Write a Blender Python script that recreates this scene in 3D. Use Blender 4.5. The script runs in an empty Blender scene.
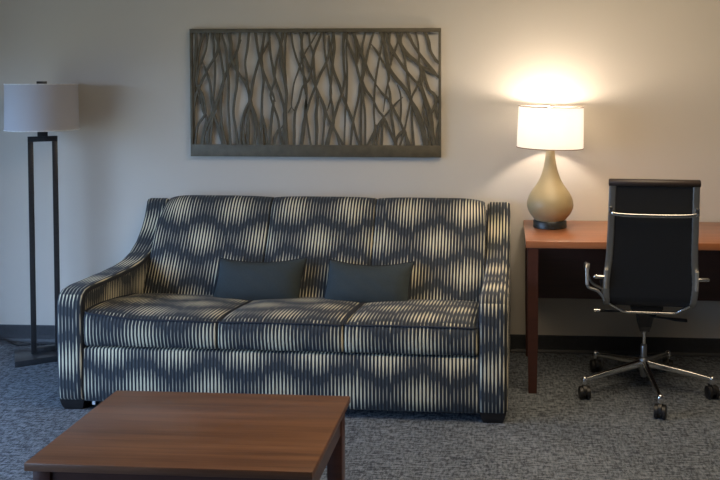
import bpy, bmesh, math, random
from mathutils import Vector, Matrix
random.seed(7)
PI = math.pi
sc = bpy.context.scene
COL = sc.collection

# ------------------------------------------------------------------ camera
F_PX, CX, CY = 800.0, 458.0, 107.6           # focal length and optical centre of the (cropped) frame
DIST, EYE = 4.4174, 1.5
cam_d = bpy.data.cameras.new('camera')
cam = bpy.data.objects.new('camera', cam_d); COL.objects.link(cam)
cam_d.sensor_fit = 'HORIZONTAL'; cam_d.sensor_width = 36.0
cam_d.lens = 36.0 * F_PX / 720.0
cam_d.shift_x = (360 - CX) / 720.0
cam_d.shift_y = (CY - 240) / 720.0
yaw = math.atan((508 - CX) / F_PX); pitch = math.atan((CY - 82) / F_PX)
cam.location = (0, -DIST, EYE)
cam.rotation_euler = (PI/2 - pitch, 0, yaw)
cam_d.clip_start = 0.05
sc.camera = cam

# ------------------------------------------------------------------ helpers
def link_mesh(name, bm, mat, parent=None, smooth=False, loc=None):
    bmesh.ops.recalc_face_normals(bm, faces=bm.faces[:])
    me = bpy.data.meshes.new(name)
    if smooth:
        for f in bm.faces: f.smooth = True
    bm.to_mesh(me); bm.free()
    for m in (mat if isinstance(mat, (list, tuple)) else [mat]): me.materials.append(m)
    o = bpy.data.objects.new(name, me); COL.objects.link(o)
    if parent is not None: o.parent = parent
    if loc is not None: o.location = loc
    return o

def sharp(o, ang=35):
    me = o.data
    for p in me.polygons: p.use_smooth = True
    try: me.set_sharp_from_angle(angle=math.radians(ang))
    except Exception: pass
    return o

def thing(name, label, cat, loc, rz=0.0, group=None):
    o = bpy.data.objects.new(name, None); COL.objects.link(o)
    o.empty_display_size = 0.1
    o.location = loc; o.rotation_euler = (0, 0, rz)
    o['label'] = label; o['category'] = cat
    if group: o['group'] = group
    return o

def structure(o):
    o['kind'] = 'structure'; return o

def add_box(bm, lo, hi, bev=0.0, seg=2):
    r = bmesh.ops.create_cube(bm, size=1.0)
    vs = r['verts']
    c = [(a+b)/2 for a, b in zip(lo, hi)]; s = [b-a for a, b in zip(lo, hi)]
    for v in vs: v.co = Vector((c[0]+v.co.x*s[0], c[1]+v.co.y*s[1], c[2]+v.co.z*s[2]))
    if bev > 0:
        es = list({e for v in vs for e in v.link_edges})
        bmesh.ops.bevel(bm, geom=es, offset=bev, segments=seg, profile=0.5, affect='EDGES', clamp_overlap=True)
    return bm

def box(name, lo, hi, mat, parent=None, bev=0.0, seg=2):
    bm = bmesh.new(); add_box(bm, lo, hi, bev, seg)
    return sharp(link_mesh(name, bm, mat, parent), 40) if bev > 0 else link_mesh(name, bm, mat, parent)

def add_loft(bm, rings, closed=True, cap=True):
    rows = [[bm.verts.new(p) for p in r] for r in rings]
    n = len(rows[0])
    for a, b in zip(rows, rows[1:]):
        for i in range(n if closed else n-1):
            j = (i+1) % n
            try: bm.faces.new((a[i], a[j], b[j], b[i]))
            except ValueError: pass
    if cap and closed:
        bm.faces.new(rows[0][::-1]); bm.faces.new(rows[-1])
    return rows

def add_lathe(bm, prof, n=48, cap=True):
    rings = [[(r*math.cos(2*PI*k/n), r*math.sin(2*PI*k/n), z) for k in range(n)] for r, z in prof]
    add_loft(bm, rings, True, cap)

def frames(pts, ref, loop=False):
    pts = [Vector(p) for p in pts]; n = len(pts); out = []
    for i in range(n):
        if loop: t = pts[(i+1) % n] - pts[i-1]
        else: t = pts[min(i+1, n-1)] - pts[max(i-1, 0)]
        t.normalize()
        a = Vector(ref) - t*Vector(ref).dot(t)
        if a.length < 1e-4: a = t.orthogonal()
        a.normalize(); b = t.cross(a)
        out.append((pts[i], a, b))
    return out

def add_sweep(bm, pts, section, ref=(1, 0, 0), loop=False, scale=None):
    fr = frames(pts, ref, loop); rings = []
    for i, (p, a, b) in enumerate(fr):
        k = scale[i] if scale else 1.0
        rings.append([p + a*(u*k) + b*(v*k) for u, v in section])
    if loop: rings.append(rings[0])
    if loop:
        rows = [[bm.verts.new(p) for p in r] for r in rings[:-1]]; n = len(section); m = len(rows)
        for i in range(m):
            for j in range(n):
                q = (j+1) % n; h = (i+1) % m
                bm.faces.new((rows[i][j], rows[i][q], rows[h][q], rows[h][j]))
    else: add_loft(bm, rings)

def circ(r, n=10): return [(r*math.cos(2*PI*k/n), r*math.sin(2*PI*k/n)) for k in range(n)]
def rrect(w, h, r=0.003, n=3):
    out = []
    for sx, sy, a0 in ((1, 1, 0), (-1, 1, 90), (-1, -1, 180), (1, -1, 270)):
        for k in range(n+1):
            a = math.radians(a0 + 90*k/n)
            out.append((sx*(w/2-r) + r*math.cos(a), sy*(h/2-r) + r*math.sin(a)))
    return out
def tube(name, pts, r, mat, parent=None, n=10, loop=False, ref=(1, 0, 0)):
    bm = bmesh.new(); add_sweep(bm, pts, circ(r, n), ref, loop)
    return sharp(link_mesh(name, bm, mat, parent), 50)
def spline(pts, n=6):
    P = [Vector(p) for p in pts]; out = []
    for i in range(len(P)-1):
        p0 = P[i-1] if i > 0 else P[i]*2-P[i+1]; p1 = P[i]; p2 = P[i+1]
        p3 = P[i+2] if i+2 < len(P) else P[i+1]*2-P[i]
        for k in range(n):
            t = k/n
            out.append(0.5*((2*p1)+(p2-p0)*t+(2*p0-5*p1+4*p2-p3)*t*t+(3*p1-p0-3*p2+p3)*t**3))
    out.append(P[-1]); return out

# ------------------------------------------------------------------ materials
class NT:
    def __init__(s, name):
        s.m = bpy.data.materials.new(name); s.m.use_nodes = True
        s.t = s.m.node_tree; s.t.nodes.clear()
        s.out = s.n('ShaderNodeOutputMaterial')
    def n(s, typ, **kw):
        nd = s.t.nodes.new(typ)
        for k, v in kw.items(): setattr(nd, k, v)
        return nd
    def l(s, a, b): s.t.links.new(a, b)
    def put(s, sock, v):
        if isinstance(v, bpy.types.NodeSocket): s.l(v, sock)
        else: sock.default_value = v
    def math(s, op, a, b=None, c=None, clamp=False):
        nd = s.n('ShaderNodeMath', operation=op); nd.use_clamp = clamp
        s.put(nd.inputs[0], a)
        if b is not None: s.put(nd.inputs[1], b)
        if c is not None: s.put(nd.inputs[2], c)
        return nd.outputs[0]
    def mix(s, f, a, b):
        nd = s.n('ShaderNodeMix', data_type='RGBA')
        s.put(nd.inputs[0], f); s.put(nd.inputs[6], a); s.put(nd.inputs[7], b)
        return nd.outputs[2]
    def maprange(s, v, a, b, c, d, smooth=False):
        nd = s.n('ShaderNodeMapRange')
        if smooth: nd.interpolation_type = 'SMOOTHSTEP'
        for k, x in enumerate((v, a, b, c, d)): s.put(nd.inputs[k], x)
        return nd.outputs[0]
    def noise(s, vec, scale, detail=2, rough=0.5, dim='3D'):
        nd = s.n('ShaderNodeTexNoise', noise_dimensions=dim)
        if dim == '1D': s.put(nd.inputs['W'], vec)
        elif vec is not None: s.l(vec, nd.inputs['Vector'])
        nd.inputs['Scale'].default_value = scale; nd.inputs['Detail'].default_value = detail; nd.inputs['Roughness'].default_value = rough
        return nd.outputs[0]
    def coords(s, scale=(1, 1, 1), kind='Object'):
        tc = s.n('ShaderNodeTexCoord'); mp = s.n('ShaderNodeMapping')
        s.l(tc.outputs[kind], mp.inputs[0]); mp.inputs['Scale'].default_value = scale
        return mp.outputs[0]
    def bsdf(s, col, rough=0.5, metal=0.0, bump=None, bstr=0.2, bdist=0.002, **kw):
        b = s.n('ShaderNodeBsdfPrincipled')
        s.put(b.inputs['Base Color'], col); s.put(b.inputs['Roughness'], rough); b.inputs['Metallic'].default_value = metal
        for k, v in kw.items(): s.put(b.inputs[k], v)
        if bump is not None:
            bp = s.n('ShaderNodeBump'); bp.inputs['Strength'].default_value = bstr; bp.inputs['Distance'].default_value = bdist
            s.l(bump, bp.inputs['Height']); s.l(bp.outputs[0], b.inputs['Normal'])
        s.l(b.outputs[0], s.out.inputs[0]); return b

def C(r, g, b): return (r, g, b, 1.0)

def plain(name, col, rough=0.5, metal=0.0, nscale=60, amt=0.12, bump=0.0, **kw):
    t = NT(name); co = t.coords()
    nz = t.noise(co, nscale, 3)
    k = t.maprange(nz, 0.3, 0.7, 1-amt, 1+amt)
    mx = t.n('ShaderNodeVectorMath', operation='SCALE'); mx.inputs[0].default_value = col[:3]; t.l(k, mx.inputs['Scale'])
    t.bsdf(mx.outputs[0], rough, metal, nz if bump else None, bump, **kw)
    return t.m

def wall_paint():
    t = NT('wall_paint'); co = t.coords()
    big = t.noise(co, 1.3, 2); fine = t.noise(co, 170, 3, 0.6)
    col = t.mix(t.maprange(big, 0.3, 0.7, 0, 1), C(0.60, 0.555, 0.485), C(0.64, 0.595, 0.52))
    t.bsdf(col, 0.7, 0, fine, 0.22, 0.002)
    return t.m

def carpet():
    t = NT('carpet_pile')
    a = t.noise(t.coords((22, 110, 1)), 1.0, 4, 0.75)
    b = t.noise(t.coords((95, 30, 1)), 1.0, 3, 0.65)
    c = t.noise(t.coords((1, 1, 1)), 300, 2, 0.6)
    d = t.noise(t.coords((2.2, 3.0, 1)), 1.0, 2)
    k = t.math('ADD', t.math('MULTIPLY', a, 0.62), t.math('MULTIPLY', b, 0.38))
    k = t.math('ADD', k, t.math('MULTIPLY', t.math('SUBTRACT', c, 0.5), 0.35))
    k = t.math('ADD', k, t.math('MULTIPLY', t.math('SUBTRACT', d, 0.5), 0.08))
    k = t.maprange(k, 0.435, 0.57, 0, 1)
    col = t.mix(k, C(0.026, 0.032, 0.042), C(0.215, 0.240, 0.268))
    t.bsdf(col, 0.95, 0, c, 0.6, 0.006)
    return t.m

def wood(name, dark, light, rough=0.32, coat=0.25):
    t = NT(name)
    w = t.noise(t.coords((1.4, 26, 26)), 1.0, 5, 0.62)
    g = t.noise(t.coords((3.5, 150, 150)), 1.0, 3, 0.6)
    k = t.math('ADD', t.math('MULTIPLY', w, 0.7), t.math('MULTIPLY', g, 0.3))
    col = t.mix(t.maprange(k, 0.34, 0.66, 0, 1), dark, light)
    b = t.bsdf(col, rough, 0, g, 0.05, 0.001)
    b.inputs['Coat Weight'].default_value = coat; b.inputs['Coat Roughness'].default_value = 0.25
    return t.m

PITCH, PERIOD, ROW = 0.01655, 0.3176, 0.168
def ikat():
    t = NT('ikat_stripe_fabric')
    uv = t.n('ShaderNodeUVMap'); uv.uv_map = 'UVMap'
    sp = t.n('ShaderNodeSeparateXYZ'); t.l(uv.outputs[0], sp.inputs[0])
    u, v = sp.outputs[0], sp.outputs[1]
    q = t.math('DIVIDE', u, PITCH)
    i = t.math('ROUND', q)
    a = t.math('MULTIPLY', t.math('ABSOLUTE', t.math('SUBTRACT', q, i)), 2.0)         # 0 middle of a light stripe, 1 middle of a dark one
    jit = t.noise(t.math('MULTIPLY', i, 7.31), 1.0, 0, 0.5, '1D')
    vv = t.math('ADD', v, t.math('MULTIPLY', t.math('SUBTRACT', jit, 0.5), 0.06))
    ph = t.math('MULTIPLY', t.math('MULTIPLY', i, PITCH), 2*PI/PERIOD)
    f = t.math('ADD', t.math('COSINE', t.math('MULTIPLY', vv, PI/ROW)), t.math('MULTIPLY', t.math('COSINE', ph), 0.50))
    f = t.math('ABSOLUTE', f)
    thin = t.math('MULTIPLY', t.math('POWER', t.maprange(f, 0.28, 0.72, 0, 1), 0.55), 0.26)
    wide = t.math('MULTIPLY', t.maprange(f, 0.85, 1.45, 0, 1), 0.27)
    hw = t.math('SUBTRACT', t.math('ADD', thin, wide), 0.03)
    cream = t.maprange(t.math('SUBTRACT', hw, a), -0.06, 0.06, 0, 1, True)
    slate = t.maprange(t.math('SUBTRACT', 0.52, a), -0.08, 0.08, 0, 1, True)
    co = t.coords()
    n1 = t.noise(co, 420, 2, 0.6)
    crm = t.mix(n1, C(0.62, 0.56, 0.385), C(0.82, 0.755, 0.54))
    crm = t.mix(t.maprange(f, 0.35, 1.2, 0.42, 0.0), crm, C(0.12, 0.125, 0.125))
    slc = t.mix(n1, C(0.030, 0.037, 0.042), C(0.061, 0.071, 0.078))
    blk = t.mix(n1, C(0.005, 0.007, 0.012), C(0.015, 0.019, 0.027))
    col = t.mix(cream, t.mix(slate, blk, slc), crm)
    rib = t.math('SUBTRACT', 1.0, t.math('MULTIPLY', a, a))
    b = t.bsdf(col, 0.85, 0, t.math('ADD', rib, t.math('MULTIPLY', n1, 0.5)), 0.35, 0.002)
    b.inputs['Sheen Weight'].default_value = 0.08
    return t.m

M = {}
M['wall'] = wall_paint()
M['ceiling'] = plain('ceiling_paint', C(0.66, 0.63, 0.58), 0.9, bump=0.1)
M['wall_dark'] = plain('unseen_wall_darkened', C(0.10, 0.09, 0.08), 0.7)  # walls out of view, darkened to cut the bounce light
M['carpet'] = carpet()
M['base'] = plain('vinyl_baseboard', C(0.040, 0.042, 0.046), 0.5)
M['ikat'] = ikat()
M['welt'] = plain('navy_welt_cord', C(0.020, 0.025, 0.036), 0.85, bump=0.2)
M['foot'] = plain('dark_sofa_foot', C(0.012, 0.010, 0.010), 0.45)
M['pillow'] = plain('slate_pillow_cloth', C(0.034, 0.046, 0.050), 0.9, nscale=500, amt=0.25, bump=0.3)
M['pillow_welt'] = plain('pillow_welt', C(0.012, 0.016, 0.019), 0.85)
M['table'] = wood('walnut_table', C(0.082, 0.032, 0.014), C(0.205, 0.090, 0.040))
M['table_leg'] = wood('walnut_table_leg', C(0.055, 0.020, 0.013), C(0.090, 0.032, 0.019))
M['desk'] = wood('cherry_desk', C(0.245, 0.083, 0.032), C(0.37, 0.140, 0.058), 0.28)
M['desk_leg'] = wood('cherry_desk_shaded', C(0.046, 0.015, 0.010), C(0.068, 0.022, 0.014), 0.4, 0.1)  # same cherry as the desktop, with shade darkened into its colour
M['bronze'] = plain('dark_bronze_metal', C(0.042, 0.042, 0.044), 0.32, 0.2)
M['art'] = plain('pewter_art_panel', C(0.098, 0.083, 0.052), 0.55, 0.1, nscale=25, amt=0.22)
M['ceramic'] = plain('taupe_ceramic', C(0.42, 0.33, 0.18), 0.42, 0.0, nscale=8, amt=0.06)
M['lamp_base'] = plain('dark_lamp_plinth', C(0.030, 0.032, 0.030), 0.35, 0.2, nscale=80, amt=0.4)
M['chrome'] = plain('polished_aluminium', C(0.72, 0.71, 0.69), 0.18, 1.0, amt=0.04)
M['bright'] = plain('brushed_pale_metal', C(0.80, 0.77, 0.70), 0.45, 1.0, amt=0.04)
M['satin'] = plain('satin_aluminium', C(0.42, 0.42, 0.41), 0.38, 1.0, amt=0.04)
M['black'] = plain('black_plastic', C(0.010, 0.010, 0.011), 0.45)
M['sling'] = plain('black_chair_leather', C(0.011, 0.011, 0.012), 0.62, nscale=300, amt=0.3, bump=0.15)
M['leather'] = plain('dark_brown_leather', C(0.030, 0.020, 0.017), 0.45, nscale=200, amt=0.2, bump=0.15)
M['trim'] = plain('shade_trim', C(0.20, 0.13, 0.08), 0.7)
M['white'] = plain('matte_white', C(0.75, 0.75, 0.75), 0.8)
M['frame'] = plain('window_frame_paint', C(0.6, 0.6, 0.6), 0.5)

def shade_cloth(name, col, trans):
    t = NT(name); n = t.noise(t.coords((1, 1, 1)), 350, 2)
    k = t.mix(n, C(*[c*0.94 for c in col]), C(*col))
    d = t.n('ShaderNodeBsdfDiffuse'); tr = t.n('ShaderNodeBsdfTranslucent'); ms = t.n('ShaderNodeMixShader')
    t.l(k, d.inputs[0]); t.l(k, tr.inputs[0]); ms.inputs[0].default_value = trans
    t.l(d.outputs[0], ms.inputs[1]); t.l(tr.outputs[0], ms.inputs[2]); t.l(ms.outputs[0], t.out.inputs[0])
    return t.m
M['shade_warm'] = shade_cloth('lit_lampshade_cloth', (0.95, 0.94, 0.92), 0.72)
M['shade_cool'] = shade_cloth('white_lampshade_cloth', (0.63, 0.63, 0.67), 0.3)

def glow(name, col, strength):
    t = NT(name); e = t.n('ShaderNodeEmission'); e.inputs[0].default_value = col; e.inputs[1].default_value = strength
    t.l(e.outputs[0], t.out.inputs[0]); return t.m
BULB = 340.0
M['bulb'] = glow('lamp_bulb_glow', C(1.0, 0.83, 0.67), BULB)
M['bulb_off'] = plain('frosted_bulb', C(0.8, 0.8, 0.8), 0.4)

# ------------------------------------------------------------------ the room
XL, XR, YF, ZC = -3.35, 2.6, -6.2, 2.55
def slab(name, lo, hi, mat): return structure(box(name, lo, hi, mat))
slab('floor', (XL-0.1, YF-0.1, -0.1), (XR+0.1, 0.1, 0), M['carpet'])
slab('ceiling', (XL-0.1, YF-0.1, ZC), (XR+0.1, 0.1, ZC+0.1), M['ceiling'])
slab('wall_back', (XL-0.1, 0, 0), (XR+0.1, 0.1, ZC), M['wall'])
slab('wall_right', (XR, YF, 0), (XR+0.1, 0, ZC), M['wall_dark'])
def wall_with_hole(name, axis, pos, th, a0, a1, h):
    bm = bmesh.new()
    def bx(u0, u1, z0, z1):
        if axis == 'x': add_box(bm, (pos, u0, z0), (pos+th, u1, z1))
        else: add_box(bm, (u0, pos, z0), (u1, pos+th, z1))
    u0, u1, z0, z1 = h
    bx(a0, u0, 0, ZC); bx(u1, a1, 0, ZC); bx(u0, u1, 0, z0); bx(u0, u1, z1, ZC)
    return structure(link_mesh(name, bm, M['wall']))
WIN_L = (-4.5, -0.9, 0.10, 1.75)
wall_with_hole('wall_left', 'x', XL-0.1, 0.1, YF, 0, WIN_L)
slab('wall_front', (XL, YF-0.1, 0), (XR, YF, ZC), M['wall_dark'])
def window(name, axis, pos, h):
    u0, u1, z0, z1 = h; bm = bmesh.new(); w = 0.05
    def bx(a, b, c, d):
        if axis == 'x': add_box(bm, (pos-0.08, a, c), (pos-0.03, b, d))
        else: add_box(bm, (a, pos-0.08, c), (b, pos-0.03, d))
    bx(u0, u0+w, z0, z1); bx(u1-w, u1, z0, z1); bx(u0+w, u1-w, z0, z0+w); bx(u0+w, u1-w, z1-w, z1)
    m = (u0+u1)/2; bx(m-w/2, m+w/2, z0+w, z1-w)
    return structure(link_mesh(name, bm, M['frame']))
window('window_1', 'x', XL, WIN_L)
# cove baseboard: a thin profile that curls out at the floor
bm = bmesh.new()
prof = [(0, 0), (-0.014, 0), (-0.013, 0.006), (-0.007, 0.018), (-0.0055, 0.04), (-0.0055, 0.094), (-0.004, 0.0975), (0, 0.0975)]
add_loft(bm, [[(x, y, z) for y, z in prof] for x in (XL, XR)])
structure(link_mesh('baseboard_back', bm, M['base']))
bm = bmesh.new(); add_loft(bm, [[(XL-y, yy, z) for y, z in prof] for yy in (-0.88, -0.02)])
structure(link_mesh('baseboard_left', bm, M['base']))

# ------------------------------------------------------------------ sofa
SX, SY = -1.0185, -0.5
sofa = thing('sofa', 'three-seat sofa in navy and cream striped ikat fabric with sloping arms', 'sofa', (SX, SY, 0), math.radians(-0.9))
U0 = -0.69 - SX                                # a diamond of the pattern is centred here

def offset2d(P, d):
    n = len(P); out = []
    area = sum(P[i][0]*P[(i+1) % n][1]-P[(i+1) % n][0]*P[i][1] for i in range(n))
    sgn = 1 if area > 0 else -1
    for i in range(n):
        a = Vector((P[i][0]-P[i-1][0], P[i][1]-P[i-1][1])); b = Vector((P[(i+1) % n][0]-P[i][0], P[(i+1) % n][1]-P[i][1]))
        t = (a.normalized()+b.normalized())
        if t.length < 1e-6: t = b
        t.normalize(); nrm = Vector((-t.y, t.x))*sgn      # points inwards
        out.append((P[i][0]+nrm.x*d, P[i][1]+nrm.y*d))
    return out

def upholster(name, prof, x0, x1, r, v0, u0, parent, puff=None, nx=16, warp=None, jump=None):
    """sweep a closed (y,z) profile along x with rounded ends; UV = (x, arc length) in metres"""
    n = len(prof)
    s = [0.0]
    for i in range(n): s.append(s[-1] + math.dist(prof[i], prof[(i+1) % n]))
    st = []
    K = 5
    for k in range(K+1):
        a = PI/2*k/K; st.append((x0 + r*(1-math.cos(a)) if k else x0, r*(1-math.sin(a))))
    st = [(x0 + r*(1-math.cos(PI/2*k/K)), r*(1-math.sin(PI/2*k/K))) for k in range(K+1)]
    mid = [(x0+r + (x1-x0-2*r)*k/nx, 0.0) for k in range(1, nx)]
    en = [(x0+x1-x, ins) for x, ins in st[::-1]]
    allst = st+mid+en
    bm = bmesh.new(); uvl = bm.loops.layers.uv.new('UVMap')
    rows = []
    for x, ins in allst:
        P = offset2d(prof, ins) if ins > 1e-6 else prof
        if puff:
            tx = (x-x0)/(x1-x0); P = [puff(tx, i, p) for i, p in enumerate(P)]
        rows.append([bm.verts.new((x, y, z) if warp is None else warp(x, y, z)) for y, z in P])
    for k in range(len(rows)-1):
        for i in range(n):
            j = (i+1) % n
            f = bm.faces.new((rows[k][i], rows[k][j], rows[k+1][j], rows[k+1][i])); f.smooth = True
            for lp, (xx, ss) in zip(f.loops, ((allst[k][0], s[i]), (allst[k][0], s[i+1]), (allst[k+1][0], s[i+1]), (allst[k+1][0], s[i]))):
                lp[uvl].uv = (xx-u0, ss-v0+(jump[1] if jump and i >= jump[0] else 0))
    for row in (rows[0], rows[-1]):
        f = bm.faces.new(row)
        for lp in f.loops:
            y, z = lp.vert.co.y, lp.vert.co.z
            lp[uvl].uv = (y+0.02, z-0.28)
    return link_mesh(name, bm, M['ikat'], parent)

def yl(Y): return Y - SY
# base with front rail
prof = [(yl(-0.930), 0.292), (yl(-0.935), 0.285), (yl(-0.936), 0.2), (yl(-0.936), 0.1), (yl(-0.934), 0.045), (yl(-0.92), 0.040), (yl(-0.06), 0.040), (yl(-0.06), 0.292)][::-1]
# order: start at the bottom front, go up the face
prof = [(yl(-0.925), 0.040), (yl(-0.938), 0.050), (yl(-0.943), 0.10), (yl(-0.943), 0.20), (yl(-0.940), 0.285), (yl(-0.930), 0.292), (yl(-0.06), 0.292), (yl(-0.06), 0.040)]
upholster('base', prof, -0.908, 0.908, 0.006, 0.085, U0, sofa, nx=4)
# arms
arm = [(yl(-0.935), 0.046), (yl(-0.948), 0.060), (yl(-0.953), 0.12), (yl(-0.953), 0.30), (yl(-0.953), 0.44), (yl(-0.949), 0.50), (yl(-0.935), 0.532), (yl(-0.905), 0.551), (yl(-0.86), 0.557),
       (yl(-0.74), 0.555), (yl(-0.60), 0.552), (yl(-0.46), 0.553), (yl(-0.35), 0.563), (yl(-0.26), 0.588), (yl(-0.19), 0.630), (yl(-0.128), 0.690), (yl(-0.088), 0.750), (yl(-0.064), 0.810), (yl(-0.055), 0.832),
       (yl(-0.042), 0.842), (yl(-0.024), 0.842), (yl(-0.016), 0.832), (yl(-0.016), 0.3), (yl(-0.016), 0.046)]
for sgn in (-1, 1):
    a, b = (-1.0265, -0.900) if sgn < 0 else (0.900, 1.0265)
    cx = (a+b)/2
    cx0 = round(cx/PITCH)*PITCH
    upholster('arm', arm, a, b, 0.021, 0.195, cx0, sofa, nx=6, jump=(6, ROW))
# back frame behind the cushions
box('back_frame', (-0.905, yl(-0.085), 0.05), (0.905, yl(-0.028), 0.80), M['welt'], sofa, 0.01)
# back cushions: reclined, rounded over the top
bk = [(yl(-0.384), 0.365), (yl(-0.374), 0.395), (yl(-0.352), 0.44), (yl(-0.322), 0.50), (yl(-0.290), 0.56), (yl(-0.258), 0.62), (yl(-0.228), 0.68), (yl(-0.200), 0.74), (yl(-0.178), 0.79), (yl(-0.160), 0.826), (yl(-0.138), 0.853),
      (yl(-0.112), 0.866), (yl(-0.085), 0.863), (yl(-0.060), 0.845), (yl(-0.048), 0.81), (yl(-0.092), 0.79), (yl(-0.13), 0.60), (yl(-0.16), 0.42), (yl(-0.20), 0.36)]
xb = [-0.900, -0.2715, 0.3015, 0.900]
s_acc = 0.0
for i in range(len(bk)-1):
    if bk[i+1][1] > 0.655: break
    s_acc += math.dist(bk[i], bk[i+1])
s_mid = s_acc + (0.655-bk[i][1])/0.06*math.dist(bk[i], bk[i+1])
def back_warp(x, y, z):
    k = min(1, max(0, (z-0.66)/0.20))**2
    e = max(0, (abs(x)-0.70)/0.20)
    return (x - math.copysign(0.040*k*e*e*(1 if x < 0 else 0.25), x), y, z - 0.012*k*e**3)
def back_puff(tx, i, p):
    k = max(0.0, 1-(2*tx-1)**4)
    if i <= 13:
        d = 0.012*k
        if 9 <= i: return (p[0]-d*0.5, p[1]+0.008*k)
        return (p[0]-d*0.88, p[1]+d*0.45)
    return p
for k in range(3):
    upholster('back_cushion', bk, xb[k]+0.0006, xb[k+1]-0.0006, 0.010, s_mid, U0, sofa, puff=back_puff, nx=18, warp=back_warp)
# seat cushions
seat = [(yl(-0.925), 0.297), (yl(-0.944), 0.303), (yl(-0.951), 0.325), (yl(-0.953), 0.36), (yl(-0.951), 0.40), (yl(-0.943), 0.424), (yl(-0.920), 0.433), (yl(-0.87), 0.435), (yl(-0.80), 0.432), (yl(-0.72), 0.426),
        (yl(-0.64), 0.418), (yl(-0.56), 0.408), (yl(-0.48), 0.401), (yl(-0.42), 0.393), (yl(-0.37), 0.384), (yl(-0.33), 0.370), (yl(-0.305), 0.345), (yl(-0.30), 0.32), (yl(-0.31), 0.297)]
xs = [-0.897, -0.2715, 0.3015, 0.897]
def seat_puff_for(k):
    def puff(tx, i, p):
        e = max(0.0, 1-(2*tx-1)**4)
        y, z = p
        if 5 <= i <= 15:
            w = math.sin(PI*min(1, max(0, (i-5)/10.5)))**0.7
            z += 0.010*e*w - 0.004*(1-e)
        if i in (3, 4): y -= 0.005*e
        if k == 0 and z > 0.38 and i <= 15: z += 0.030*max(0, 1-tx/0.45)**1.5*(1 if i <= 9 else max(0, 1-(i-9)/7))
        return (y, z)
    return puff
for k in range(3):
    pf = seat_puff_for(k)
    c = upholster('seat_cushion', seat, xs[k]+0.0004, xs[k+1]-0.0004, 0.014, 0.063, U0, sofa, puff=pf, nx=22, jump=(6, -0.18))
    pts = []
    xa, xz = xs[k]+0.004, xs[k+1]-0.004
    for j in range(31):
        tx = j/30; x = xa+(xz-xa)*tx
        y, z = pf(tx, 5, seat[5])
        if j in (0, 30): y += 0.008
        pts.append((x, y-0.002, z+0.003))
    def side(x, tx): return [(x, pf(tx, i, seat[i])[0], pf(tx, i, seat[i])[1]+0.001) for i in (14, 12, 10, 8, 7, 6)]
    pts = side(xa, 0.0) + pts + side(xz, 1.0)[::-1]
    tube('piping', pts, 0.0042, M['welt'], c, 8, ref=(0, 0, 1))
# feet
def sofa_foot(x, y):
    bm = bmesh.new()
    def ring(hx, hy, z, dx=0): return [(x-hx+dx, y-hy, z), (x+hx+dx, y-hy, z), (x+hx+dx, y+hy, z), (x-hx+dx, y+hy, z)]
    add_loft(bm, [ring(0.042, 0.040, 0.0), ring(0.050, 0.048, 0.02), ring(0.058, 0.054, 0.050)])
    return link_mesh('leg', bm, M['foot'], sofa)
for x in (-0.962, 0.962):
    for y in (yl(-0.885), yl(-0.10)): sofa_foot(x, y)
bm = bmesh.new(); add_box(bm, (-0.872, yl(-0.925), 0.024), (-0.858, yl(-0.9235), 0.044)); link_mesh('white_chip', bm, M['white'], sofa)['label'] = 'small white chip under the front rail'  # small white chip below the front rail

# ------------------------------------------------------------------ throw pillows
def make_pillow(label, loc, rot, a=0.228, b=0.117, t=0.074, shear=0.10, sag=0.02):
    root = thing('throw_pillow', label, 'pillow', loc, 0, 'slate lumbar pillows on the sofa')
    root.rotation_euler = rot
    nu, nv = 34, 18
    def pt(u, v, side):
        x = a*u*(1-0.05*(1-v*v)-0.03*max(0, -v)**3*abs(u)) + shear*b*v
        z = b*v*(1-0.17*(1-u*u)*(1 if v > 0 else -0.15)) - sag*(1-u*u)*0.3
        th = t*((1-abs(u)**3.2)*(1-abs(v)**2.6))**0.62 if abs(u) < 1 and abs(v) < 1 else 0
        wr = 0.004*math.sin(9*u+4*v)*math.sin(5*v+u*3)*(1-u*u)*(1-v*v) + (0.004*math.sin(14*v)*max(0, abs(u)-0.6)*(1-u*u)*3)
        return Vector((x, side*(th+(wr if side < 0 else 0)), z+b))
    bm = bmesh.new()
    g = {}
    for sd in (-1, 1):
        for i in range(nu+1):
            for j in range(nv+1):
                u, v = -1+2*i/nu, -1+2*j/nv
                u = math.sin(u*PI/2)*0.5+u*0.5; v = math.sin(v*PI/2)*0.5+v*0.5
                if i in (0, nu) or j in (0, nv):
                    if sd == -1: g[(sd, i, j)] = bm.verts.new(pt(u, v, 0))
                    else: g[(sd, i, j)] = g[(-1, i, j)]
                else: g[(sd, i, j)] = bm.verts.new(pt(u, v, sd))
        for i in range(nu):
            for j in range(nv):
                try: bm.faces.new((g[(sd, i, j)], g[(sd, i+1, j)], g[(sd, i+1, j+1)], g[(sd, i, j+1)]))
                except ValueError: pass
    c = link_mesh('cover', bm, M['pillow'], root, smooth=True)
    loop = []
    for k in range(30): loop.append(pt(-1+2*k/30, -1, 0))
    for k in range(16): loop.append(pt(1, -1+2*k/16, 0))
    for k in range(30): loop.append(pt(1-2*k/30, 1, 0))
    for k in range(16): loop.append(pt(-1, 1-2*k/16, 0))
    tube('piping', loop, 0.0038, M['pillow_welt'], c, 8, loop=True, ref=(0, 1, 0))
    return root
make_pillow('slate grey lumbar pillow on the sofa nearer the floor lamp', (-1.268, -0.468, 0.376), (math.radians(-24), math.radians(-1.0), math.radians(1)))
make_pillow('slate grey lumbar pillow on the sofa nearer the desk', (-0.708, -0.473, 0.376), (math.radians(-24), math.radians(0.4), math.radians(-2)), a=0.221, b=0.115, shear=0.05, sag=0.03)

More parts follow.
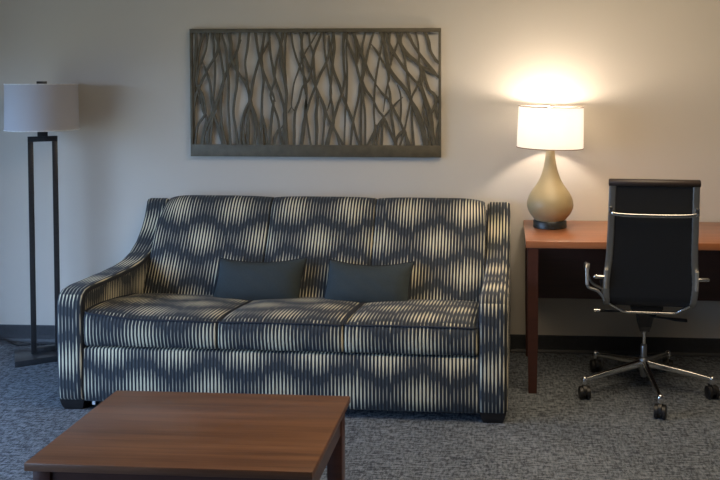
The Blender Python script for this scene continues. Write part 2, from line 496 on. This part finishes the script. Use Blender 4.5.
# ------------------------------------------------------------------ coffee table
ct = thing('coffee_table', 'low rectangular brown wood coffee table in front of the sofa', 'table', (-0.927, -2.062, 0))
hw, hd = 0.403, 0.262
box('tabletop', (-hw, -hd, 0.427), (hw, hd, 0.45), M['table'], ct, 0.0025)
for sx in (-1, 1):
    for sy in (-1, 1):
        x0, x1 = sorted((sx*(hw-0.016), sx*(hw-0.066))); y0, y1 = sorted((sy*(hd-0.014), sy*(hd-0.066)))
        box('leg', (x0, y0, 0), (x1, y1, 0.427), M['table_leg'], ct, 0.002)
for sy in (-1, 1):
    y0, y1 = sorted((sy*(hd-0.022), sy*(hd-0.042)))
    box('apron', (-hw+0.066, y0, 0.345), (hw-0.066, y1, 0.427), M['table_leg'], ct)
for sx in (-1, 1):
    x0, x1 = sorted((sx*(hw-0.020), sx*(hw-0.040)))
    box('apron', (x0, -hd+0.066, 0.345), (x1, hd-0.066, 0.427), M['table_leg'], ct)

# ------------------------------------------------------------------ desk
dk = thing('desk', 'cherry wood writing desk against the wall under the lit lamp', 'desk', (0.85, -0.308, 0))
def dx(X): return X-0.85
def dy(Y): return Y+0.308
box('desktop', (dx(0.086), dy(-0.603), 0.706), (dx(1.61), dy(-0.016), 0.740), M['desk'], dk, 0.003)
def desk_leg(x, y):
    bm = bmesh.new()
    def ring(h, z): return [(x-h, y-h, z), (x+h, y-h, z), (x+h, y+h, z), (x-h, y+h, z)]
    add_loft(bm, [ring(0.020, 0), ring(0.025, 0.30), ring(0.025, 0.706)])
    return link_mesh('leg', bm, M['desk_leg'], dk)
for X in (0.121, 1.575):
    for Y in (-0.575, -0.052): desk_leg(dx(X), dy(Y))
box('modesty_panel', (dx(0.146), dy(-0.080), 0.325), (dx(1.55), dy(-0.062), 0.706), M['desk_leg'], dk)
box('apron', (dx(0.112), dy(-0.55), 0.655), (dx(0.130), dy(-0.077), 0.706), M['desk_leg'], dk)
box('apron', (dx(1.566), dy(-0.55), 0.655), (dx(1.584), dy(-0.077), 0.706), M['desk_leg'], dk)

# ------------------------------------------------------------------ lamps
def drum(name, r0, r1, z0, z1, mat, parent, th=0.003):
    bm = bmesh.new(); n = 64
    rings = [(r0, z0), (r1, z1), (r1-th, z1), (r0-th, z0)]
    rows = [[bm.verts.new((r*math.cos(2*PI*k/n), r*math.sin(2*PI*k/n), z)) for k in range(n)] for r, z in rings]
    for i in range(4):
        a, b = rows[i], rows[(i+1) % 4]
        for k in range(n): bm.faces.new((a[k], a[(k+1) % n], b[(k+1) % n], b[k]))
    return sharp(link_mesh(name, bm, mat, parent), 40)

LX, LY, LZ = 0.221, -0.222, 0.740
tl = thing('table_lamp', 'lit table lamp with white drum shade and gourd-shaped taupe base on desk', 'lamp', (LX, LY, LZ))
bm = bmesh.new(); add_lathe(bm, [(0.084, 0), (0.088, 0.003), (0.088, 0.034), (0.084, 0.040), (0.0, 0.040)][:-1]); sharp(link_mesh('base', bm, M['lamp_base'], tl), 40)
gp = spline([(0.080, 0.040, 0), (0.090, 0.053, 0), (0.108, 0.075, 0), (0.1195, 0.105, 0), (0.1205, 0.130, 0), (0.112, 0.160, 0), (0.094, 0.192, 0), (0.071, 0.225, 0), (0.053, 0.258, 0), (0.040, 0.295, 0), (0.031, 0.335, 0), (0.0255, 0.375, 0), (0.0235, 0.405, 0), (0.0235, 0.425, 0)], 4)
bm = bmesh.new(); add_lathe(bm, [(p.x, p.y) for p in gp], 56); sharp(link_mesh('body', bm, M['ceramic'], tl), 60)
bm = bmesh.new(); add_lathe(bm, [(0.010, 0.425), (0.010, 0.47), (0.017, 0.475), (0.017, 0.530), (0.012, 0.536)], 24); sharp(link_mesh('socket', bm, M['trim'], tl), 40)
bm = bmesh.new(); bmesh.ops.create_uvsphere(bm, u_segments=16, v_segments=10, radius=0.030)
for v in bm.verts: v.co.z = v.co.z*1.15 + 0.597
link_mesh('bulb', bm, M['bulb'], tl, smooth=True)['label'] = 'glowing warm bulb'
sh = drum('lamp_shade', 0.1735, 0.1685, 0.418, 0.632, M['shade_warm'], tl)
tube('trim', [(0.1690*math.cos(2*PI*k/48), 0.1690*math.sin(2*PI*k/48), 0.632) for k in range(48)], 0.0022, M['trim'], sh, 6, True, (0, 0, 1))
tube('trim', [(0.1740*math.cos(2*PI*k/48), 0.1740*math.sin(2*PI*k/48), 0.418) for k in range(48)], 0.0024, M['trim'], sh, 6, True, (0, 0, 1))
bm = bmesh.new()
for k in range(3):
    a = 2*PI*k/3+0.5; add_sweep(bm, [(0, 0, 0.622), (0.167*math.cos(a), 0.167*math.sin(a), 0.628)], circ(0.0016, 6), (0, 0, 1))
for k in range(2):
    s = 1 if k else -1; add_sweep(bm, spline([(s*0.012, 0, 0.47), (s*0.045, 0, 0.52), (s*0.048, 0, 0.58), (s*0.012, 0, 0.622), (0, 0, 0.623)], 4), circ(0.0016, 6), (0, 1, 0))
link_mesh('harp', bm, M['bronze'], sh)
bm = bmesh.new(); add_lathe(bm, [(0.004, 0.622), (0.008, 0.630), (0.008, 0.634), (0.003, 0.639)], 16); link_mesh('finial', bm, M['trim'], sh)
sh.rotation_euler = (0, math.radians(1.4), 0); sh.location = (-0.012, 0, 0.0)
for ch in sh.children: pass

FX, FY = -2.514, -0.243
FR = math.radians(33)
fl = thing('floor_lamp', 'tall floor lamp with white drum shade and open rectangular dark frame', 'lamp', (FX, FY, 0), FR)
box('base', (-0.150, -0.111, 0), (0.150, 0.100, 0.031), M['bronze'], fl, 0.002)
for s in (-1, 1):
    box('post', (s*0.0585-0.0135, -0.0135, 0.031), (s*0.0585+0.0135, 0.0135, 1.178), M['bronze'], fl, 0.0015)
box('crossbar', (-0.045, -0.0135, 0.031), (0.045, 0.0135, 0.060), M['bronze'], fl, 0.0015)
box('crossbar', (-0.072, -0.0135, 1.178), (0.072, 0.0135, 1.207), M['bronze'], fl, 0.0015)
box('neck', (-0.025, -0.016, 1.207), (0.025, 0.016, 1.262), M['bronze'], fl, 0.0015)
bm = bmesh.new(); add_lathe(bm, [(0.012, 1.262), (0.012, 1.30), (0.018, 1.31), (0.018, 1.345)], 20); sharp(link_mesh('socket', bm, M['bronze'], fl), 40)
bm = bmesh.new(); bmesh.ops.create_uvsphere(bm, u_segments=16, v_segments=10, radius=0.03)
for v in bm.verts: v.co.z = v.co.z*1.2 + 1.378
link_mesh('bulb', bm, M['bulb_off'], fl, smooth=True)
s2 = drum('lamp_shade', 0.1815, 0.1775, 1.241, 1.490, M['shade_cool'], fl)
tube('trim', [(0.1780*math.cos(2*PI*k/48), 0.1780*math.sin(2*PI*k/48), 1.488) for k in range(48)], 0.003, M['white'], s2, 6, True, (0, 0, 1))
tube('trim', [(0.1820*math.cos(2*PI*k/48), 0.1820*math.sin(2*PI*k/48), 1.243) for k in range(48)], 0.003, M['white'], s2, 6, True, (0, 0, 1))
bm = bmesh.new()
for k in range(3):
    a = 2*PI*k/3; add_sweep(bm, [(0, 0, 1.484), (0.176*math.cos(a), 0.176*math.sin(a), 1.484)], circ(0.0018, 6), (0, 0, 1))
add_sweep(bm, [(0, 0, 1.43), (0, 0, 1.484)], circ(0.003, 8))
for k in range(2):
    s = 1 if k else -1; add_sweep(bm, spline([(s*0.016, 0, 1.315), (s*0.05, 0, 1.36), (s*0.048, 0, 1.43), (0, 0, 1.470)], 4), circ(0.0018, 6), (0, 1, 0))
link_mesh('harp', bm, M['bronze'], s2)
box('finial', (-0.025, -0.016, 1.484), (0.025, 0.016, 1.504), M['bronze'], s2, 0.001)

# cord lying along the wall by the floor lamp
pts = spline([(-3.25, -0.045, 0.006), (-3.05, -0.035, 0.006), (-2.94, -0.028, 0.022), (-2.86, -0.040, 0.014), (-2.79, -0.075, 0.006), (-2.70, -0.060, 0.006), (-2.62, -0.045, 0.006), (-2.55, -0.040, 0.012), (-2.48, -0.060, 0.007), (-2.43, -0.100, 0.006), (-2.40, -0.125, 0.006)], 6)
cord = tube('power_cord', pts, 0.005, M['black'], None, 8, ref=(0, 0, 1))
cord['label'] = 'thin black power cord on the carpet along the baseboard behind floor lamp'; cord['category'] = 'cord'

# ------------------------------------------------------------------ wall art
AX0, AX1, AZ0, AZ1 = -1.781, -0.368, 1.083, 1.797
art = thing('wall_art', 'wide metal wall panel of tangled openwork branches above the sofa', 'wall art', ((AX0+AX1)/2, -0.028, AZ0))
acx = (AX0+AX1)/2
def ap(px, py):                       # traced point in the frame's own pixels -> local x, z on the panel
    return ((px-190.2)/(440.9-190.2)*(AX1-AX0)+AX0-acx, (156.7-py)/(156.7-28.1)*(AZ1-AZ0))
W = (AX1-AX0)/2; HH = AZ1-AZ0
A0, A1 = -0.002, 0.014
box('top_rail', (-W, A0, HH-0.022), (W, A1, HH), M['art'], art, 0.001)
box('bottom_rail', (-W, A0, 0), (W, A1, 0.066), M['art'], art, 0.001)
box('side_rail', (-W, A0, 0.066), (-W+0.015, A1, HH-0.022), M['art'], art, 0.001)
box('side_rail', (W-0.014, A0, 0.066), (W, A1, HH-0.022), M['art'], art, 0.001)
T = [  # column origin, width, traced points (eight to the pixel)
(186,20,[(85,60),(85,200),(70,330),(55,480),(50,620),(48,700)]),(186,20,[(150,60),(115,160),(95,260),(80,380),(65,480),(60,600),(55,960)]),
(186,16,[(180,60),(165,180),(140,260),(100,370),(85,470),(100,560),(110,640)]),(186,17,[(215,60),(225,160),(225,240),(235,330),(230,480),(215,620),(215,700),(190,960)]),
(186,20,[(260,60),(262,150),(250,230),(190,330),(140,430),(80,560),(60,680),(55,800)]),(186,20,[(235,60),(262,150),(280,240),(295,340),(305,420),(290,520),(240,640),(190,760),(150,850),(130,960)]),
(186,19,[(280,60),(315,150),(330,230),(335,330),(345,480),(340,640),(345,760),(355,960)]),(186,18,[(130,290),(160,370),(190,470),(200,600),(215,680),(245,800),(290,960)]),
(186,26,[(350,60),(365,150),(365,240),(380,310),(430,400),(480,470),(510,560),(520,640),(550,720),(580,850),(590,960)]),
(186,20,[(440,60),(430,150),(410,220),(370,290),(330,380),(300,460),(270,560),(230,700),(180,840),(170,960)]),
(186,20,[(448,120),(415,210),(410,260),(415,340),(410,480),(390,600),(380,720),(400,850),(410,960)]),(186,18,[(510,60),(500,180),(480,300),(490,420),(505,560)]),
(186,20,[(565,60),(580,180),(600,290),(630,390),(660,470),(700,560),(720,620)]),(186,20,[(640,60),(620,180),(590,290),(555,410),(535,500),(520,600),(480,680),(450,780),(430,960)]),
(186,20,[(685,100),(640,190),(610,250),(615,340),(625,450),(615,560),(610,700),(610,960)]),(186,20,[(300,470),(280,600),(280,720),(290,850),(320,960)]),
(186,24,[(530,620),(500,720),(500,850),(495,960)]),(186,18,[(610,700),(640,850),(650,960)]),(186,22,[(710,600),(690,760),(670,960)]),(186,16,[(210,700),(270,840),(300,960)]),
(186,18,[(130,540),(150,640),(150,720),(90,820),(70,960)]),(186,20,[(90,480),(120,560),(130,680),(160,760),(140,850),(120,960)]),
(186,24,[(520,600),(470,720),(455,850),(470,960)]),(186,20,[(540,700),(560,850),(550,960)]),
(270,20,[(0,60),(10,220),(30,340),(45,430),(90,560),(120,680),(130,800),(140,960)]),(270,24,[(60,60),(95,160),(100,300),(120,420),(140,560),(130,720),(140,960)]),
(270,17,[(115,60),(90,190),(60,300),(45,400),(40,470),(10,560),(30,640),(70,760),(80,850),(100,960)]),(270,15,[(135,60),(130,200),(125,330),(140,480)]),
(270,17,[(180,60),(190,160),(220,270),(260,370),(290,450),(300,560),(295,700),(310,830),(330,960)]),(270,16,[(245,60),(265,150),(260,250),(275,360),(280,470),(290,560)]),
(270,19,[(275,60),(262,130),(270,220),(300,290),(330,370),(350,440),(390,540),(440,650),(470,750),(520,840),(590,960)]),(270,17,[(320,60),(330,150),(355,240),(360,340),(370,460),(385,530)]),
(270,12,[(390,60),(345,140),(300,210),(265,280),(235,370),(200,470),(185,570),(180,660),(210,700)]),(270,18,[(430,60),(390,150),(360,230),(345,330),(320,440),(270,500),(240,610),(205,720),(200,960)]),
(270,15,[(445,60),(445,200),(460,310),(480,420),(495,520),(490,600),(465,690)]),(270,22,[(480,90),(490,200),(505,300),(520,380),(560,480),(590,580),(630,680),(665,770),(690,870),(720,960)]),
(270,19,[(520,60),(495,180),(460,300),(410,400),(370,500),(330,600),(300,700),(270,800),(260,960)]),(270,20,[(515,60),(525,180),(510,300),(500,420),(490,560),(510,680),(515,780),(490,860),(470,960)]),
(270,19,[(600,60),(595,200),(600,350),(605,440),(580,560),(540,680),(510,800),(540,880),(560,960)]),(270,15,[(630,60),(620,200),(625,350),(620,560),(610,680),(605,800),(600,960)]),
(270,20,[(605,60),(640,170),(680,260),(710,370),(735,470),(770,560)]),(270,18,[(665,60),(700,150),(715,230),(705,320)]),(270,24,[(380,520),(385,620),(375,720),(380,850),(375,960)]),
(270,18,[(390,540),(440,680),(440,780),(425,960)]),(270,22,[(510,780),(475,880),(455,960)]),(270,17,[(720,560),(695,680),(670,780),(650,960)]),(270,10,[(180,660),(150,710)]),(270,10,[(90,840),(120,790)]),
(270,28,[(295,600),(290,720),(275,820),(255,960)]),(270,26,[(120,680),(120,800),(110,960)]),(270,20,[(80,830),(50,890),(40,960)]),
(354,21,[(5,60),(50,190),(90,290),(130,390),(180,470),(100,520),(150,590),(200,690),(240,740),(290,850),(340,960)][:5]),(354,19,[(75,440),(100,520),(150,590),(200,690),(240,740),(290,850),(340,960)]),
(354,17,[(10,110),(25,200),(25,320),(50,430),(70,500),(80,600),(95,720),(95,960)]),(354,18,[(100,60),(75,180),(80,300),(75,400),(55,480),(40,600),(10,720),(0,800)]),
(354,17,[(165,60),(135,160),(110,260),(90,370),(70,480),(65,600),(60,800),(60,960)]),(354,18,[(145,160),(190,220),(230,290),(270,360),(285,430),(275,480)]),
(354,15,[(210,60),(230,120),(220,210),(200,320),(180,440),(170,540),(165,700),(170,820),(165,960)]),(354,28,[(230,60),(250,160),(265,260),(280,340),(330,420),(400,500),(440,560),(470,640),(500,720),(540,830),(570,960)]),
(354,22,[(260,60),(285,150),(320,220),(370,300),(420,370),(470,430),(530,500),(560,600),(590,700),(620,850),(640,960)]),(354,13,[(295,60),(290,150),(300,230),(305,280),(290,350),(285,420),(275,480),(255,580),(240,700)]),
(354,15,[(345,60),(355,130),(340,190),(310,270),(300,330)]),(354,28,[(385,60),(375,150),(430,240),(490,290),(540,340),(600,370),(680,420)]),(354,20,[(345,60),(385,180),(410,260),(415,330),(430,400),(440,480),(455,560)]),
(354,24,[(430,60),(470,150),(520,230),(580,310),(640,380),(685,440)]),(354,16,[(495,60),(515,150),(520,230),(525,320),(535,400),(500,510),(465,580),(440,680),(420,780),(400,870),(370,960)]),
(354,24,[(565,60),(595,130),(610,210),(650,280),(685,320)]),(354,24,[(545,330),(565,420),(600,520),(640,560),(685,640)]),(354,22,[(520,320),(550,400),(540,480),(560,560),(590,640),(620,740),(640,960)]),
(354,21,[(180,480),(230,550),(280,600),(310,660),(360,750),(400,850),(450,960)]),(354,15,[(395,580),(330,640),(270,710),(220,770),(170,850),(110,960)]),(354,20,[(280,480),(295,580),(300,700),(320,850),(330,960)]),
(354,14,[(350,480),(375,560),(380,680),(375,780),(400,840)]),(354,28,[(460,600),(520,720),(560,850),(590,960)]),(354,18,[(465,640),(465,740),(470,850),(480,960)]),(354,18,[(560,560),(560,720),(600,850),(610,960)]),
(354,20,[(640,560),(660,700),(685,780)]),(354,20,[(685,560),(640,660),(610,760),(650,960)]),(354,18,[(240,740),(230,850),(225,960)]),(354,16,[(240,740),(200,850),(190,960)]),(354,20,[(685,740),(670,850),(660,960)]),
(354,24,[(405,840),(350,900),(330,960)]),(354,24,[(400,830),(420,900),(430,960)]),(354,26,[(180,800),(165,900),(160,960)]),
]
for idx, (x0, w, P) in enumerate(T):
    pts = []
    for X, Y in P:
        px = min(439.6, max(191.0, x0+X/8)); py = 24+Y/8
        if Y >= 955: py = 145.0
        if Y <= 61: py = 31.5
        x, z = ap(px, py); pts.append((x, 0.0, z))
    sm = spline(pts, 5)
    yf = 0.0045 + (idx*37 % 20)*0.00022       # strips pass over and under one another by a hair
    hwid = w/8*0.56*(AX1-AX0)/250.7*0.94
    n = len(sm)
    scl = []
    for k in range(n):
        t = k/(n-1); e = 1.0
        if P[0][1] > 65: e = min(e, 0.45+t*3)
        if P[-1][1] < 940: e = min(e, 0.45+(1-t)*3)
        scl.append(min(1.0, e)*(1+0.10*math.sin(idx*1.7+t*9)))
    bm = bmesh.new()
    sec = [(-1, 0.002), (-0.8, 0.0), (0.8, 0.0), (1, 0.002), (1, 0.006), (-1, 0.006)]
    rings = []
    for k in range(n):
        t = sm[min(k+1, n-1)]-sm[max(k-1, 0)]; t.normalize(); nr = Vector((t.z, 0, -t.x))
        rings.append([sm[k]+nr*(a*hwid*scl[k])+Vector((0, yf+b-0.003, 0)) for a, b in sec])
    add_loft(bm, rings)
    sharp(link_mesh('branch', bm, M['art'], art), 30)

# ------------------------------------------------------------------ office chair
oc = thing('office_chair', 'black high-back swivel chair with aluminium frame and casters at desk', 'chair', (0.660, -0.525, 0), math.radians(-4))
RX = 0.178
rail = spline([(0, -0.405, 1.066), (0, -0.385, 0.98), (0, -0.355, 0.86), (0, -0.320, 0.74), (0, -0.285, 0.63), (0, -0.264, 0.56), (0, -0.245, 0.511), (0, -0.200, 0.480), (0, -0.12, 0.467), (0, 0.0, 0.465), (0, 0.12, 0.473), (0, 0.20, 0.480), (0, 0.235, 0.470)], 5)
def rail_x(p): return 0.176 + 0.010*min(1, max(0, (1.066-p.z)/0.45)) + 0.010*math.exp(-((p.z-0.58)/0.10)**2)*(1 if p.y < -0.15 else 0.3)
for s in (-1, 1):
    pts = [Vector((s*rail_x(p), p.y, p.z)) for p in rail]
    bm = bmesh.new(); add_sweep(bm, pts, rrect(0.030, 0.024, 0.006), (1, 0, 0)); sharp(link_mesh('side_rail', bm, M['satin'], oc), 40)
def sling(name, i0, i1, mat, off=0.006):
    bm = bmesh.new(); rows_f, rows_b = [], []
    seg = rail[i0:i1+1]
    for k, p in enumerate(seg):
        a = seg[max(k-1, 0)]; b = seg[min(k+1, len(seg)-1)]; t = (b-a).normalized(); nr = Vector((0, -t.z, t.y))   # towards the sitter is -nr for the back
        x = rail_x(p)-0.012; r1, r2 = [], []
        for j in range(13):
            u = -1+2*j/12; rib = 0.0015*math.cos(k*PI)
            r1.append(bm.verts.new(Vector((x*u, p.y, p.z))+nr*(0.007+rib))); r2.append(bm.verts.new(Vector((x*u, p.y, p.z))-nr*(0.007-rib)))
        rows_f.append(r1); rows_b.append(r2)
    m = len(seg)
    for k in range(m-1):
        for j in range(12):
            bm.faces.new((rows_f[k][j], rows_f[k][j+1], rows_f[k+1][j+1], rows_f[k+1][j])); bm.faces.new((rows_b[k][j], rows_b[k+1][j], rows_b[k+1][j+1], rows_b[k][j+1]))
        bm.faces.new((rows_f[k][0], rows_f[k+1][0], rows_b[k+1][0], rows_b[k][0])); bm.faces.new((rows_f[k][12], rows_b[k][12], rows_b[k+1][12], rows_f[k+1][12]))
    for k in (0, m-1):
        for j in range(12): bm.faces.new((rows_f[k][j], rows_b[k][j], rows_b[k][j+1], rows_f[k][j+1]))
    return sharp(link_mesh(name, bm, mat, oc), 60)
sling('backrest', 1, 34, M['sling'])
sling('seat', 35, 59, M['sling'])
bm = bmesh.new(); add_sweep(bm, [(-0.194, -0.405, 1.064), (-0.191, -0.405, 1.064), (0.191, -0.405, 1.064), (0.194, -0.405, 1.064)], circ(0.0165, 16), (0, 0, 1), scale=[0.8, 1, 1, 0.8]); sharp(link_mesh('top_roll', bm, M['leather'], oc), 50)['label'] = 'dark brown leather roll'
# cross bar behind the upper back, with end brackets
cb = spline([(-0.184, -0.378, 0.938), (-0.174, -0.396, 0.926), (-0.11, -0.405, 0.922), (0, -0.407, 0.921), (0.11, -0.405, 0.922), (0.174, -0.396, 0.926), (0.184, -0.378, 0.938)], 6)
bm = bmesh.new(); add_sweep(bm, cb, rrect(0.016, 0.010, 0.004), (0, 0, 1)); sharp(link_mesh('back_spreader', bm, M['chrome'], oc), 40)
for s in (-1, 1): box('bracket', (s*0.184-0.009, -0.398, 0.918), (s*0.184+0.009, -0.378, 0.956), M['chrome'], oc, 0.004)
sp = spline([(-0.180, -0.236, 0.488), (-0.150, -0.232, 0.470), (-0.118, -0.222, 0.450), (-0.07, -0.218, 0.447), (0, -0.217, 0.447), (0.07, -0.218, 0.447), (0.118, -0.222, 0.450), (0.150, -0.232, 0.470), (0.180, -0.236, 0.488)], 5)
bm = bmesh.new(); add_sweep(bm, sp, rrect(0.011, 0.022, 0.004), (0, 0, 1)); sharp(link_mesh('seat_spreader', bm, M['chrome'], oc), 40)
box('seat_spreader', (-0.185, 0.08, 0.444), (0.185, 0.10, 0.456), M['chrome'], oc, 0.003)
# arm fittings: pale plates on the rails with bars sticking out, and the left arm loop
for s in (-1, 1):
    bm = bmesh.new(); add_sweep(bm, spline([(s*0.196, -0.316, 0.665), (s*0.199, -0.301, 0.62), (s*0.199, -0.288, 0.575)], 4), rrect(0.014, 0.028, 0.004), (1, 0, 0)); sharp(link_mesh('arm_bracket', bm, M['bright'], oc), 40)
    bm = bmesh.new(); add_sweep(bm, [(s*0.195, -0.302, 0.624), (s*0.246, -0.302, 0.624), (s*0.252, -0.302, 0.624)], circ(0.0085, 12), (0, 0, 1), scale=[1, 1, 0.6]); sharp(link_mesh('arm_bar', bm, M['chrome'], oc), 50)
loop = spline([(-0.200, -0.258, 0.506), (-0.215, -0.256, 0.530), (-0.236, -0.254, 0.550), (-0.272, -0.253, 0.562), (-0.279, -0.252, 0.582), (-0.280, -0.250, 0.63), (-0.279, -0.242, 0.655), (-0.278, -0.21, 0.660), (-0.278, -0.05, 0.624), (-0.278, 0.02, 0.606), (-0.276, 0.05, 0.575), (-0.25, 0.055, 0.51), (-0.196, 0.055, 0.478)], 5)
bm = bmesh.new(); add_sweep(bm, loop, rrect(0.012, 0.022, 0.004), (0.3, 0, 1)); al = sharp(link_mesh('arm_loop', bm, M['satin'], oc), 40)
bm = bmesh.new(); add_sweep(bm, [(-0.2805, -0.264, 0.576), (-0.2815, -0.263, 0.61), (-0.2815, -0.259, 0.652)], rrect(0.014, 0.006, 0.002), (1, 0, 0)); sharp(link_mesh('arm_plate', bm, M['bright'], al), 40)
bm = bmesh.new(); add_sweep(bm, [(-0.278, -0.225, 0.668), (-0.278, -0.10, 0.640), (-0.278, 0.01, 0.614)], rrect(0.020, 0.012, 0.006), (1, 0, 0)); sharp(link_mesh('arm_pad', bm, M['leather'], al), 40)
# mechanism, gas lift and base
bm = bmesh.new()
def rg(x0, x1, y0, y1, z): return [(x0, y0, z), (x1, y0, z), (x1, y1, z), (x0, y1, z)]
add_loft(bm, [rg(-0.022, 0.022, -0.035, 0.035, 0.300), rg(-0.030, 0.030, -0.050, 0.06, 0.330), rg(-0.036, 0.036, -0.11, 0.10, 0.395), rg(-0.075, 0.075, -0.13, 0.12, 0.435), rg(-0.075, 0.075, -0.13, 0.12, 0.450)])
mech = link_mesh('tilt_mechanism', bm, M['black'], oc)
bm = bmesh.new(); add_sweep(bm, [(-0.02, -0.09, 0.412), (-0.18, -0.10, 0.413), (-0.245, -0.10, 0.414)], rrect(0.012, 0.008, 0.003), (0, 1, 0)); lv = sharp(link_mesh('lever', bm, M['black'], oc), 40)
tube('lever_tip', [(-0.215, -0.10, 0.4145), (-0.243, -0.10, 0.4145)], 0.0075, M['chrome'], lv, 10, ref=(0, 0, 1))
bm = bmesh.new(); add_sweep(bm, [(0.02, -0.11, 0.398), (0.09, -0.12, 0.394), (0.13, -0.12, 0.390), (0.185, -0.12, 0.387)], rrect(0.022, 0.010, 0.004), (0, 1, 0), scale=[0.7, 0.7, 1.2, 1.2]); sharp(link_mesh('lever', bm, M['black'], oc), 40)
bm = bmesh.new(); add_lathe(bm, [(0.009, 0.225), (0.009, 0.31)], 20); sharp(link_mesh('gas_lift', bm, M['chrome'], oc), 40)
bm = bmesh.new(); add_lathe(bm, [(0.0135, 0.165), (0.0155, 0.170), (0.0155, 0.225), (0.012, 0.230), (0.009, 0.231)], 24); sharp(link_mesh('lift_sleeve', bm, M['satin'], oc), 40)
bm = bmesh.new(); add_lathe(bm, [(0.013, 0.070), (0.017, 0.078), (0.019, 0.098), (0.0245, 0.105), (0.0245, 0.160), (0.018, 0.168), (0.0135, 0.169)], 28); sharp(link_mesh('hub', bm, M['satin'], oc), 40)
a0 = math.atan2(-0.325, 0.022) + math.radians(4)
for k in range(5):
    a = a0 + 2*PI*k/5; ux, uy = math.cos(a), math.sin(a); R = 0.318
    def at(r, z): return (ux*r, uy*r, z)
    bm = bmesh.new()
    add_sweep(bm, [at(0.018, 0.138), at(0.10, 0.125), at(0.22, 0.108), at(R-0.012, 0.093)], rrect(0.024, 0.028, 0.006), (-uy, ux, 0), scale=[1.2, 1.0, 0.8, 0.68])
    sharp(link_mesh('spoke', bm, M['chrome'], oc), 40)
    # caster: hood, two wheels, polished cap
    ca = PI/2 + (-0.25, 0.3, -0.1, 0.2, 0.15)[k]; hx, hy = math.cos(ca), math.sin(ca); ox, oy = -hy, hx
    cxp, cyp = ux*R, uy*R
    bm = bmesh.new()
    hood = [(0.030*math.cos(t), 0.040+0.031*math.sin(t)) for t in [math.radians(d) for d in range(-20, 201, 20)]]
    add_loft(bm, [[(cxp+hx*p+ox*w, cyp+hy*p+oy*w, z) for p, z in hood] for w in (-0.008, 0.008)])
    add_box(bm, (cxp-0.008, cyp-0.008, 0.060), (cxp+0.008, cyp+0.008, 0.076))
    cs = sharp(link_mesh('caster', bm, M['black'], oc), 40)
    for s in (-1, 1):
        bm = bmesh.new(); rings = []
        for rr, w in ((0.022, 0.0085), (0.031, 0.0095), (0.031, 0.024), (0.026, 0.0265)):
            rings.append([(cxp+hx*rr*math.cos(q)+ox*s*w, cyp+hy*rr*math.cos(q)+oy*s*w, 0.031+rr*math.sin(q)) for q in [2*PI*j/24 for j in range(24)]])
        add_loft(bm, rings); sharp(link_mesh('wheel', bm, M['black'], cs), 40)
    bm = bmesh.new(); rings = [[(cxp+r*math.cos(2*PI*j/16), cyp+r*math.sin(2*PI*j/16), z) for j in range(16)] for r, z in ((0.014, 0.070), (0.0155, 0.077), (0.0155, 0.094), (0.012, 0.104), (0.006, 0.109))]
    add_loft(bm, rings); sharp(link_mesh('caster_cap', bm, M['chrome'], cs), 50)

# ------------------------------------------------------------------ light
w = bpy.data.worlds.new('daylight'); sc.world = w; w.use_nodes = True
nt = w.node_tree; nt.nodes.clear()
tc = nt.nodes.new('ShaderNodeTexCoord'); sx = nt.nodes.new('ShaderNodeSeparateXYZ'); nt.links.new(tc.outputs['Generated'], sx.inputs[0])
rp = nt.nodes.new('ShaderNodeValToRGB'); mr = nt.nodes.new('ShaderNodeMapRange')
mr.inputs[1].default_value = -1; mr.inputs[2].default_value = 1
nt.links.new(sx.outputs[2], mr.inputs[0]); nt.links.new(mr.outputs[0], rp.inputs[0])
rp.color_ramp.elements[0].position = 0.46; rp.color_ramp.elements[0].color = C(0.13, 0.16, 0.17)
rp.color_ramp.elements[1].position = 0.53; rp.color_ramp.elements[1].color = C(0.34, 0.54, 0.90)
bg = nt.nodes.new('ShaderNodeBackground'); bg.inputs[1].default_value = 11.3
nt.links.new(rp.outputs[0], bg.inputs[0])
wo = nt.nodes.new('ShaderNodeOutputWorld'); nt.links.new(bg.outputs[0], wo.inputs[0])
def portal(name, h, axis, pos):
    u0, u1, z0, z1 = h
    ld = bpy.data.lights.new(name, 'AREA'); ld.shape = 'RECTANGLE'; ld.size = u1-u0; ld.size_y = z1-z0
    ld.cycles.is_portal = True
    o = bpy.data.objects.new(name, ld); COL.objects.link(o)
    if axis == 'x': o.location = (pos, (u0+u1)/2, (z0+z1)/2); o.rotation_euler = (PI/2, 0, -PI/2)
    else: o.location = ((u0+u1)/2, pos, (z0+z1)/2); o.rotation_euler = (PI/2, 0, 0)
    o.rotation_euler = Vector((1, 0, 0) if axis == 'x' else (0, 1, 0)).to_track_quat('-Z', 'Z').to_euler()
    return o
portal('window_portal', WIN_L, 'x', XL-0.12)

ld = bpy.data.lights.new('added_fill_light', 'AREA'); ld.shape = 'DISK'; ld.size = 2.0; ld.energy = 60; ld.color = (1.0, 0.79, 0.53)  # unseen warm overhead fill, added to brighten the room
lo = bpy.data.objects.new('added_fill_light', ld); COL.objects.link(lo); lo.location = (0.5, -1.9, ZC-0.03)

sc.view_settings.view_transform = 'Standard'
sc.view_settings.look = 'None'
sc.view_settings.gamma = 1.0
sc.view_settings.use_curve_mapping = False
sc.view_settings.exposure = -0.20
sc.cycles.use_denoising = True
sc.cycles.max_bounces = 10
sc.cycles.diffuse_bounces = 6
